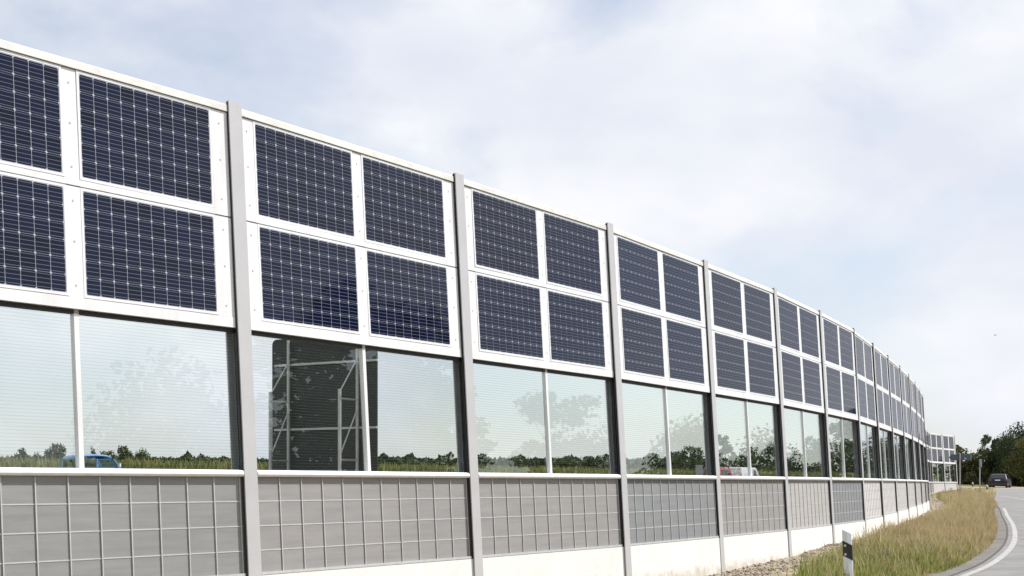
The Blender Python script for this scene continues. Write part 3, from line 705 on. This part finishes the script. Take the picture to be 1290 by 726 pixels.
# short far grass up to and beyond the side road
g = np.random.default_rng(21); q = np.c_[g.uniform(8, 62, 90000), g.uniform(92, 215, 90000)]
e = pl_dist(q[:, 0], q[:, 1], EL); d = -pl_dist(q[:, 0], q[:, 1], WALLX)
side = (q[:, 1] > 137.3) & (q[:, 1] < 149.2)
k = (e > .2) & ((d > .5) | (q[:, 1] > 116)) & ~side & (q[:, 0] / q[:, 1] > .24); q = q[k]; e = e[k]
blades('green_grass', np.c_[q, np.full(len(q), 3.0), np.full(len(q), 3.0)], .12, .32, .02, M_GREEN, 22, 'short grass around the mouth of the side road beyond the wall end')
blades('dry_grass', np.c_[q[::2] + .3, np.full(len(q[::2]), 3.0), np.full(len(q[::2]), 3.0)], .15, .4, .016, M_DRY, 23, 'dry grass around the mouth of the side road beyond the wall end')
# broad-leaved weeds standing in the grass
def weeds(n, seed):
    g = np.random.default_rng(seed); P = verge_points(n * 3, seed, lambda x, y, d, o: np.where(d < 2.4, .9, .2) * (d > .95) * (o > 1.1)); P = P[g.permutation(len(P))[:n]]
    z0 = ground_z(P[:, 0], P[:, 1]); Vs = []; T = []
    for (x, y, d, o), z in zip(P, z0):
        m = int(g.integers(90, 240)); h = g.uniform(.14, .36); r = g.uniform(.10, .2); tn = g.uniform(0, .6)
        c = np.c_[x + g.normal(0, r, m) * .7, y + g.normal(0, r, m) * .7, z + h * g.uniform(.1, 1, m)]
        u = g.normal(size=(m, 3)); u /= np.linalg.norm(u, axis=1)[:, None]; v = np.cross(u, g.normal(size=(m, 3))); v /= np.linalg.norm(v, axis=1)[:, None]; s_ = g.uniform(.010, .028, m)[:, None]
        Vs.append(np.stack([c - u * s_, c - v * s_ * .45, c + u * s_, c + v * s_ * .45], 1).reshape(-1, 3)); T.append(np.repeat(np.clip(tn + g.uniform(0, .4, m), 0, 1), 4))
    V = np.concatenate(Vs); return np_mesh('weeds', V, np.arange(len(V)).reshape(-1, 4), M_WEED, np.concatenate(T))
M_WEED = leaf_mat('weed_leaves', (0.07, 0.09, 0.03), (0.26, 0.27, 0.09))
o = link('weeds', weeds(130, 31)); o['kind'] = 'stuff'; tag(o, 'darker broad leaved weeds standing among the verge grass', 'weeds')

# gravel along the wall foot
def gravel(n, seed):
    g = np.random.default_rng(seed); b = g.integers(1, NB, n); t = g.uniform(0, 1, n)[:, None]; p = PATH[b] + (PATH[b + 1] - PATH[b]) * t
    hd = np.radians(HEAD[b]); off = g.uniform(.12, 1.7, n); q = p + np.c_[np.cos(hd), -np.sin(hd)] * off[:, None]
    keep = (q[:, 1] > 14) & (g.uniform(0, 1, n) < np.clip(30 / q[:, 1], 0, 1)); q = q[keep]; n = len(q)
    z = ground_z(q[:, 0], q[:, 1]); r = g.lognormal(-4.35, .5, n)
    oc = np.array([(1, 0, 0), (0, 1, 0), (-1, 0, 0), (0, -1, 0), (0, 0, .8), (0, 0, -.6)]); fc = np.array([(0, 1, 4), (1, 2, 4), (2, 3, 4), (3, 0, 4), (1, 0, 5), (2, 1, 5), (3, 2, 5), (0, 3, 5)])
    V = oc[None] * r[:, None, None] * g.uniform(.6, 1.3, (n, 6, 1)) + np.c_[q, z + r * .3][:, None, :]
    F = fc[None] + (np.arange(n) * 6)[:, None, None]
    return np_mesh('gravel', V.reshape(-1, 3), F.reshape(-1, 3), M_STONE, np.repeat(g.uniform(0, 1, n), 6))
M_STONE = leaf_mat('pale_stones', (0.20, 0.155, 0.115), (0.44, 0.375, 0.30), 0.0)
o = link('gravel', gravel(22000, 9)); o['kind'] = 'stuff'; tag(o, 'pale brown gravel and stones along the foot of the wall', 'gravel')

# ------------------------------------------------------------------ guideposts
M_GPW = mat('guidepost_white_plastic', (0.74, 0.75, 0.75), 0.45, var=0.05, scale=6)
M_GPB = mat('guidepost_black_band', (0.018, 0.018, 0.02), 0.4)
M_REFL = mat('guidepost_reflector', (0.55, 0.57, 0.6), 0.25, var=0.2, scale=60)
GPP = [(-.02, -.055), (.05, -.06), (.085, 0.0), (.05, .06), (-.02, .055)]
def guidepost(x, y, rz, label, lean=0.0, zb=None, full=True):
    zb = float(road_z(y)) if zb is None else zb
    t = thing('guidepost', label, 'guidepost', (x, y, zb), (0, lean, rz), 'black and white guideposts along the road')
    # hollow triangular section: two faces meeting at a rounded ridge, slanted top
    sec = [(-0.060, 0.0), (-0.052, -0.012), (0.0, -0.048), (0.052, -0.012), (0.060, 0.0), (0.0, 0.016)]
    q = MB(); n = len(sec); hz_ = lambda u: 1.0 - 0.55 * (u + .06)
    vs = [(u, v, -0.15) for u, v in sec] + [(u, v, hz_(u)) for u, v in sec]
    q.add(vs, [(k, (k + 1) % n, n + (k + 1) % n, n + k) for k in range(n)] + [tuple(range(n - 1, -1, -1)), tuple(range(n, 2 * n))])
    q.build('body', M_GPW, t)
    s2 = [(u * 1.035, v * 1.05 - .001) for u, v in sec]; q = MB(); zb0 = lambda u: .655 - .55 * (u + .06); zt0 = lambda u: .855 - .55 * (u + .06)
    vs = [(u, v, zb0(u)) for u, v in s2] + [(u, v, zt0(u)) for u, v in s2]
    q.add(vs, [(k, (k + 1) % n, n + (k + 1) % n, n + k) for k in range(n)] + [tuple(range(n - 1, -1, -1)), tuple(range(n, 2 * n))])
    q.build('black_band', M_GPB, t)
    if full:
        d = Vector((0.0520, -0.036, 0)).normalized(); nn = Vector((-0.036, -0.052, 0)).normalized()
        for z in (0.80, 0.685):
            q = MB(); c = Vector((-0.028, -0.032, z - .012)); q.tube(c + nn * -.004, c + nn * .008, .017, n=10); q.build('reflector', M_REFL, t)
    return t
guidepost((1071 - 645) / 1792 * 18.6, 18.6, math.radians(-10), 'large black and white guidepost with two round reflectors in the grass', lean=-.045, zb=EYE - 0.615 - 1.0 + .02)
guidepost((1225.5 - 645) / 1792 * 108, 108, .2, 'small far guidepost between the blue-grey sign and the round sign pole', zb=.74, full=False)
guidepost((1243.5 - 645) / 1792 * 100, 100, .2, 'small far guidepost just left of the dark blue car', zb=.56, full=False)

# ------------------------------------------------------------------ road signs
M_SIGNBLUE = mat('sign_back_bluegrey', (0.075, 0.10, 0.125), 0.5, var=0.15, scale=2)
M_POLE = mat('sign_pole_grey', (0.40, 0.40, 0.38), 0.5, var=0.1, scale=4)
M_PLATE = mat('white_plate', (0.72, 0.72, 0.72), 0.4)
y = 80.0; x = (1209.5 - 645) / 1792 * y; zg = float(road_z(y))
t = thing('direction_sign', 'wide blue-grey direction sign on a single pole at the wall end', 'road sign', (x, y, zg), (0, 0, math.radians(-4)))
q = MB(); q.tube((0, 0, -.3), (0, 0, 2.62), .038, n=10); q.build('pole', M_POLE, t)
q = MB(); q.prism([(-.48, 2.21), (.55, 2.21), (.60, 2.26), (.60, 2.50), (.55, 2.55), (-.48, 2.55), (-.60, 2.38)], 'y', .04, .065); q.build('board', M_SIGNBLUE, t)
q = MB(); q.box((.24, .034, 2.27), (.36, .0395, 2.36)); q.build('pictogram', mat('pale_blue_mark', (.25, .42, .62), .5), t)
q = MB(); q.box((.605, .036, 2.2), (.63, .069, 2.56)); q.build('edge_trim', M_POLE, t)
y = 100.0; x = (1234.5 - 645) / 1792 * y; zg = float(road_z(y))
t = thing('round_road_sign', 'round road sign on a thin pole seen nearly edge-on left of the car', 'road sign', (x, y, zg), (0, 0, math.radians(60)))
q = MB(); q.tube((0, 0, -.3), (0, 0, 2.45), .045, n=10); q.build('pole', M_POLE, t)
q = MB(); q.tube((0, -.06, 2.15), (0, -.085, 2.15), .30, n=24); q.build('disc', M_SIGNBLUE, t)

# motorway sign seen from behind, on lattice masts
th = math.radians(33); dirf = np.array([math.sin(th), math.cos(th)]); 
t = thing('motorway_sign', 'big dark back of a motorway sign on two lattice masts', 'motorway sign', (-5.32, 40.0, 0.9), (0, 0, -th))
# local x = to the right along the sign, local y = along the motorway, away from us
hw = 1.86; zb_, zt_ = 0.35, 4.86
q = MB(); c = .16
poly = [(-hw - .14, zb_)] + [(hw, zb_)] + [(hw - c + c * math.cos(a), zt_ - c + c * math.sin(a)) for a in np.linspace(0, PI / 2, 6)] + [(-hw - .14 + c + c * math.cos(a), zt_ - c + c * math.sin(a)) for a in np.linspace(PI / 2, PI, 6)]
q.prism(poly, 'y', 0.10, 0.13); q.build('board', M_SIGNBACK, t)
for z in (4.10, 2.25):
    q = MB(); q.box((-hw - .02, 0.05, z - .03), (hw + .02, 0.098, z + .03)); q.build('purlin', M_STEEL, t)
for s, xm in ((-1, -1.29), (1, 1.24)):
    q = MB(); q.tube((xm, 0, -.4), (xm, 0, 4.8), .042, n=8); q.build('front_leg', M_STEEL, t)
    q = MB(); q.tube((xm, -.75, -.4), (xm, -.75, 3.28), .048, n=8); q.build('rear_leg', M_STEEL, t)
    for (za, zb2) in ((3.2, 4.15), (1.45, 2.75), (.1, 1.15)):
        q = MB(); q.tube((xm, -.75, za), (xm, 0, zb2), .02, n=6); q.build('diagonal', M_STEEL, t)
    for z in (3.02, 1.35):
        q = MB(); q.tube((xm, -.75, z), (xm, 0, z), .022, n=6); q.build('rung', M_STEEL, t)

# small grey board behind the glass
y = 60.0; x = (881 - 645) / 1792 * y
t = thing('small_board', 'small pale grey board on a post behind the fourth glass bay', 'sign', (x, y, float(ground_z(np.array([x]), np.array([y]))[0])), (0, 0, -.2))
q = MB(); q.tube((0, 0, -.2), (0, 0, .5), .03, n=8); q.build('post', M_POLE, t)
zb_ = 1.6 + .34 - t.location.z
q = MB(); q.box((-.15, -.012, .3), (.15, .012, zb_ + .42)); q.build('board', mat('pale_grey_board', (.34, .36, .38), .5, var=.1), t)
q = MB(); q.box((-.17, -.018, zb_ + .421), (.17, .018, zb_ + .45)); q.build('rim', M_POLE, t)

# ------------------------------------------------------------------ vehicles
M_TYRE = mat('tyre_rubber', (0.02, 0.02, 0.02), 0.85); M_RIM = mat('alloy_rim', (0.45, 0.46, 0.47), 0.35, metal=0.8)
M_WIN = mat('dark_car_glass', (0.012, 0.014, 0.018), 0.06, spec=0.6, coat=0.5); M_TAIL = mat('red_tail_lamp', (0.12, 0.008, 0.010), 0.25, coat=0.4)
M_HEADL = mat('clear_headlamp', (0.6, 0.62, 0.65), 0.15, coat=0.8); M_TRIM = mat('black_plastic_trim', (0.03, 0.03, 0.032), 0.6)
def paint(name, c): return mat(name, c, 0.3, coat=1.0, spec=0.5, var=0.05, scale=2)
def vehicle(name, label, cat, loc, rz, prof, W, belt, roof, inset, m, glass_side, rear_glass, front_glass, wheels, r, tail, see_through=None):
    """prof: side outline (y forward, z up); sides lean in above the belt line; x to the right"""
    t = thing(name, label, cat, loc, (0, 0, rz))
    def hx_(z, shrink=0.0): return W / 2 - shrink - (inset * (z - belt) / (roof - belt) if z > belt else 0.03 * max(0, (0.5 - z)))
    bm = bmesh.new(); rings = []
    cy = sum(p[0] for p in prof) / len(prof); cz = sum(p[1] for p in prof) / len(prof)
    for (sgn, sh, sc) in ((-1, 0.0, 0.965), (-1, 0.05, 1.0), (1, 0.05, 1.0), (1, 0.0, 0.965)):
        rings.append([bm.verts.new((sgn * hx_(z, sh), cy + (y - cy) * sc, cz + (z - cz) * sc)) for y, z in prof])
    n = len(prof)
    for a, b in zip(rings[:-1], rings[1:]):
        for k in range(n): bm.faces.new((a[k], a[(k + 1) % n], b[(k + 1) % n], b[k]))
    bm.faces.new(rings[0][::-1]); bm.faces.new(rings[-1])
    bmesh.ops.triangulate(bm, faces=[f for f in bm.faces if len(f.verts) > 4]); bmesh.ops.recalc_face_normals(bm, faces=bm.faces)
    me = bpy.data.meshes.new('body'); bm.to_mesh(me); bm.free(); me.materials.append(m); link('body', me, t)
    for poly in glass_side:
        for s in (-1, 1):
            q = MB(); nn = len(poly)
            vs = [(s * (hx_(z) + .008), y, z) for y, z in poly] + [(s * (hx_(z) - .02), y, z) for y, z in poly]
            q.add(vs, [tuple(range(nn)), tuple(range(2 * nn - 1, nn - 1, -1))] + [(k, (k + 1) % nn, nn + (k + 1) % nn, nn + k) for k in range(nn)]); q.build('side_window', M_WIN, t)
    def pane(nm, y0, z0, y1, z1, mrg):
        d = Vector((0, y1 - y0, z1 - z0)).normalized(); nrm = Vector((0, -d.z, d.y)) if y0 < cy else Vector((0, d.z, -d.y))
        if nrm.z < 0: nrm = -nrm
        q = MB(); vs = []
        for k in (.012, -.02):
            for (yy, zz, s) in ((y0, z0, -1), (y0, z0, 1), (y1, z1, 1), (y1, z1, -1)): vs.append((s * (hx_(zz) - mrg), yy + nrm.y * k, zz + nrm.z * k))
        q.add(vs, [(0, 1, 2, 3), (7, 6, 5, 4), (0, 4, 5, 1), (1, 5, 6, 2), (2, 6, 7, 3), (3, 7, 4, 0)]); q.build(nm, M_WIN, t)
    if rear_glass: pane('rear_window', *rear_glass, .13)
    if front_glass: pane('windscreen', *front_glass, .10)
    for yy in wheels:
        for s in (-1, 1):
            wv = thing_part('wheel', t, (s * (W / 2 - .1), yy, r)); q = MB(); q.tube((-.11, 0, 0), (.11, 0, 0), r, n=20); q.build('tyre', M_TYRE, wv)
            q = MB(); q.tube((s * .10, 0, 0), (s * .118, 0, 0), r * .62, n=14); q.build('rim', M_RIM, wv)
    yr = min(p[0] for p in prof)
    for s in (-1, 1):
        q = MB(); z0, z1, w_ = tail; q.box((s * (W / 2 - .06) - w_ / 2 - s * w_ / 2, yr - .012, z0), (s * (W / 2 - .06) + w_ / 2 - s * w_ / 2, yr + .10, z1)); q.build('tail_lamp', M_TAIL, t)
        yf = max(p[0] for p in prof); q = MB(); q.box((s * (W / 2 - .26) - .14, yf - .12, .62), (s * (W / 2 - .26) + .14, yf + .008, .78)); q.build('headlamp', M_HEADL, t)
        q = MB(); q.box((s * (W / 2 + .09) - .09, cy + .75, belt + .03), (s * (W / 2 + .09) + .09, cy + .86, belt + .19)); q.build('side_mirror', m, t)
    q = MB(); q.box((-.26, yr - .018, .80), (.26, yr - .004, .91)); q.build('number_plate', M_PLATE, t)
    q = MB(); q.box((-W / 2 + .06, yr - .07, .30), (W / 2 - .06, yr + .06, .56)); q.build('rear_bumper', M_TRIM, t)
    return t
def thing_part(name, parent, loc):
    o = bpy.data.objects.new(name, None); C.objects.link(o); o.parent = parent; o.location = loc; o.empty_display_size = .1; return o
# dark estate car driving away
hz0 = 150.0; xc = (1260 - 645) / 1792 * hz0
prof = [(-2.25, .32), (2.2, .30), (2.32, .55), (2.28, .78), (1.25, .98), (.55, 1.46), (.2, 1.53), (-1.45, 1.50), (-1.75, 1.44), (-2.15, 1.0), (-2.28, .85), (-2.3, .5)]
vehicle('car', 'dark blue estate car driving away on the road at right', 'car', (xc, hz0, float(road_z(hz0)) + .005), -math.radians(25), prof, 1.84, .95, 1.53, .2, mat('dark_navy_paint', (.008, .009, .020), .4, coat=.15, spec=.3),
        [[(.95, 1.02), (.45, 1.40), (-.35, 1.44), (-.35, 1.0)], [(-.43, 1.0), (-.43, 1.44), (-1.4, 1.42), (-1.85, 1.03)]], (-2.14, 1.03, -1.79, 1.41), (1.22, 1.0, .58, 1.43), (-1.4, 1.4), .33, (.78, 1.0, .28))
def van_prof(Ln, H): 
    h = Ln / 2; return [(-h, .35), (h - .1, .33), (h, .6), (h - .05, .95), (h - .55, 1.08), (h - 1.15, H - .12), (h - 1.5, H), (-h + .25, H), (-h + .08, H - .08), (-h + .02, 1.1)]
wx, wy = mway(60.5, 0); 
def on_motorway(px, perp):
    k = (px - 645) / 1792
    # solve along so that x / y = k at this perp
    a = (k * (14.38 + mn[1] * perp) - (-2.66 + mn[0] * perp)) / (md[0] - k * md[1]); return mway(perp, a)
GV = 'vans on the motorway behind the glass'
p = on_motorway(938, 60.5); H = 2.12
vehicle('van', 'white panel van on the motorway, right of the red one', 'van', (p[0], p[1], 1.445), -math.radians(33), van_prof(5.9, H), 1.95, 1.2, H, .16, paint('white_van_paint', (.78, .78, .78)),
        [[(1.75, 1.12), (1.28, 1.8), (.7, 1.82), (.7, 1.12)]], None, (2.36, 1.12, 1.83, 1.92), (-1.9, 1.85), .34, (.9, 1.25, .16))['group'] = GV
p = on_motorway(905.5, 60.5); H = 2.1
vehicle('van', 'red van on the motorway, left of the white one', 'van', (p[0], p[1], 1.445), -math.radians(33), van_prof(4.6, H), 1.9, 1.2, H, .16, paint('red_van_paint', (.42, .05, .035)),
        [[(1.1, 1.15), (.63, 1.78), (.1, 1.8), (.1, 1.15)], [(.0, 1.15), (.0, 1.8), (-1.2, 1.8), (-1.2, 1.15)]], (-2.28, 1.2, -2.24, 1.9), (1.7, 1.12, 1.18, 1.9), (-1.4, 1.35), .33, (.9, 1.25, .16))['group'] = GV
# blue bus-like van: hull, pillars, roof and see-through windows
p = on_motorway(116, 60.5)
t = thing('van', 'blue van with large side windows, its roof showing behind the leftmost glass', 'van', (p[0], p[1], 1.30), (0, 0, -math.radians(33)), GV)
M_BLUE = paint('blue_van_paint', (.10, .28, .58)); M_VG = bpy.data.materials.new('clear_van_glass'); M_VG.use_nodes = True
bq = M_VG.node_tree; tr_ = bq.nodes.new('ShaderNodeBsdfTransparent'); tr_.inputs['Color'].default_value = (.80, .86, .85, 1); gl_ = bq.nodes.new('ShaderNodeBsdfGlossy'); gl_.inputs['Roughness'].default_value = .02
ms = bq.nodes.new('ShaderNodeMixShader'); ms.inputs[0].default_value = .10; bq.links.new(tr_.outputs[0], ms.inputs[1]); bq.links.new(gl_.outputs[0], ms.inputs[2]); bq.links.new(ms.outputs[0], bq.nodes['Material Output'].inputs['Surface'])
W = 1.72; 
q = MB(); hp = [(-1.75, .35), (2.1, .33), (2.2, .6), (2.12, 1.02), (1.55, 1.32), (-1.72, 1.30), (-1.78, .8)]
q.prism(hp, 'x', -W / 2, W / 2); q.build('body', M_BLUE, t)
q = MB(); n = 12; rp = [(-1.66, 1.86), (-1.60, 2.0), (-1.35, 2.10), (-.4, 2.15), (.5, 2.12), (.88, 2.02), (1.02, 1.86)]
for (xx, sc) in ((0, 0),): pass
ring = [(-.80, -.0), (-.72, .0), (0, .03), (.72, 0), (.80, 0)]
secs = [(-.80, -.10), (-.70, -.02), (0, .02), (.70, -.02), (.80, -.10)]
vs = []
for y_, z_ in rp:
    for x_, dz_ in secs: vs.append((x_, y_, z_ + dz_))
m_ = len(secs); fs = [(i * m_ + k, i * m_ + k + 1, (i + 1) * m_ + k + 1, (i + 1) * m_ + k) for i in range(len(rp) - 1) for k in range(m_ - 1)]
vs2 = [(a, b, 1.80 if abs(a) > .75 else 1.84) for a, b, c_ in vs]; o_ = len(vs)
fs += [tuple(i + o_ for i in f)[::-1] for f in fs[:]]
q.add(vs + vs2, fs); q.build('roof', M_BLUE, t, smooth=True)
q = MB()
for s in (-1, 1):
    for (ya, yb_, wd_) in ((-1.66, -1.64, .09), (-.35, -.35, .05), (1.5, .98, .06)):
        q.prism([(ya, 1.29), (ya + wd_ * 1.6, 1.29), (yb_ + wd_ * 1.6, 1.85), (yb_, 1.85)], 'x', s * .80 - .03, s * .80 + .03)
q.build('pillars', M_BLUE, t)
for s in (-1, 1):
    for (a0, a1, b1, b0) in ((-1.55, -.36, -.36, -1.53), (-.26, 1.49, .97, -.26)):
        q = MB(); q.prism([(a0, 1.31), (a1, 1.31), (b1, 1.84), (b0, 1.84)], 'x', s * .80 - .004, s * .80 + .004); q.build('side_window', M_VG, t)
q = MB(); q.add([(-.76, 1.60, 1.31), (.76, 1.60, 1.31), (.70, 1.06, 1.86), (-.70, 1.06, 1.86), (-.76, 1.59, 1.31), (.76, 1.59, 1.31), (.70, 1.05, 1.86), (-.70, 1.05, 1.86)], [(0, 1, 2, 3), (7, 6, 5, 4), (0, 4, 5, 1), (1, 5, 6, 2), (2, 6, 7, 3), (3, 7, 4, 0)]); q.build('windscreen', M_VG, t)
q = MB(); q.box((-.70, -1.70, 1.32), (.70, -1.69, 1.83)); q.build('rear_window', M_VG, t)
for s in (-1, 1):
    q = MB(); q.box((s * 1.0 - .10, 1.25, 1.36), (s * 1.0 + .10, 1.36, 1.58)); q.build('side_mirror', M_PLATE, t)
    for y_ in (-1.1, 1.45):
        wv = thing_part('wheel', t, (s * (W / 2 - .1), y_, .32)); q = MB(); q.tube((-.1, 0, 0), (.105, 0, 0), .32, n=18); q.build('tyre', M_TYRE, wv); q = MB(); q.tube((s * .1, 0, 0), (s * .112, 0, 0), .2, n=12); q.build('rim', M_RIM, wv)

# a small bird high over the far trees
y = 70.0
t = thing('bird', 'tiny dark bird flying in the pale sky above the road', 'bird', ((1254 - 645) / 1792 * y, y, EYE + (609.5 - 422.5) / 1792 * y), (0, 0, .6))
q = MB(); q.tube((0, -.09, 0), (0, -.03, .005), .008, .03, n=8); q.tube((0, -.03, .005), (0, .05, .005), .03, .022, n=8); q.tube((0, .05, .005), (0, .10, .012), .022, .006, n=8)
M_BIRD = mat('grey_feathers', (.16, .16, .17), .8); t.scale = (.6, .6, .6); q.build('body', M_BIRD, t)
for s_ in (-1, 1):
    q = MB(); q.add([(s_ * .02, .05, .01), (s_ * .02, -.04, .01), (s_ * .11, -.03, .05), (s_ * .20, -.03, .03), (s_ * .12, .045, .055), (s_ * .02, .05, .004), (s_ * .02, -.04, .004), (s_ * .11, -.03, .045), (s_ * .20, -.03, .026), (s_ * .12, .045, .05)],
        [(0, 1, 2, 4), (4, 2, 3), (9, 7, 6, 5), (8, 7, 9), (0, 5, 6, 1), (1, 6, 7, 2), (2, 7, 8, 3), (3, 8, 9, 4), (4, 9, 5, 0)]); q.build('wing', M_BIRD, t)
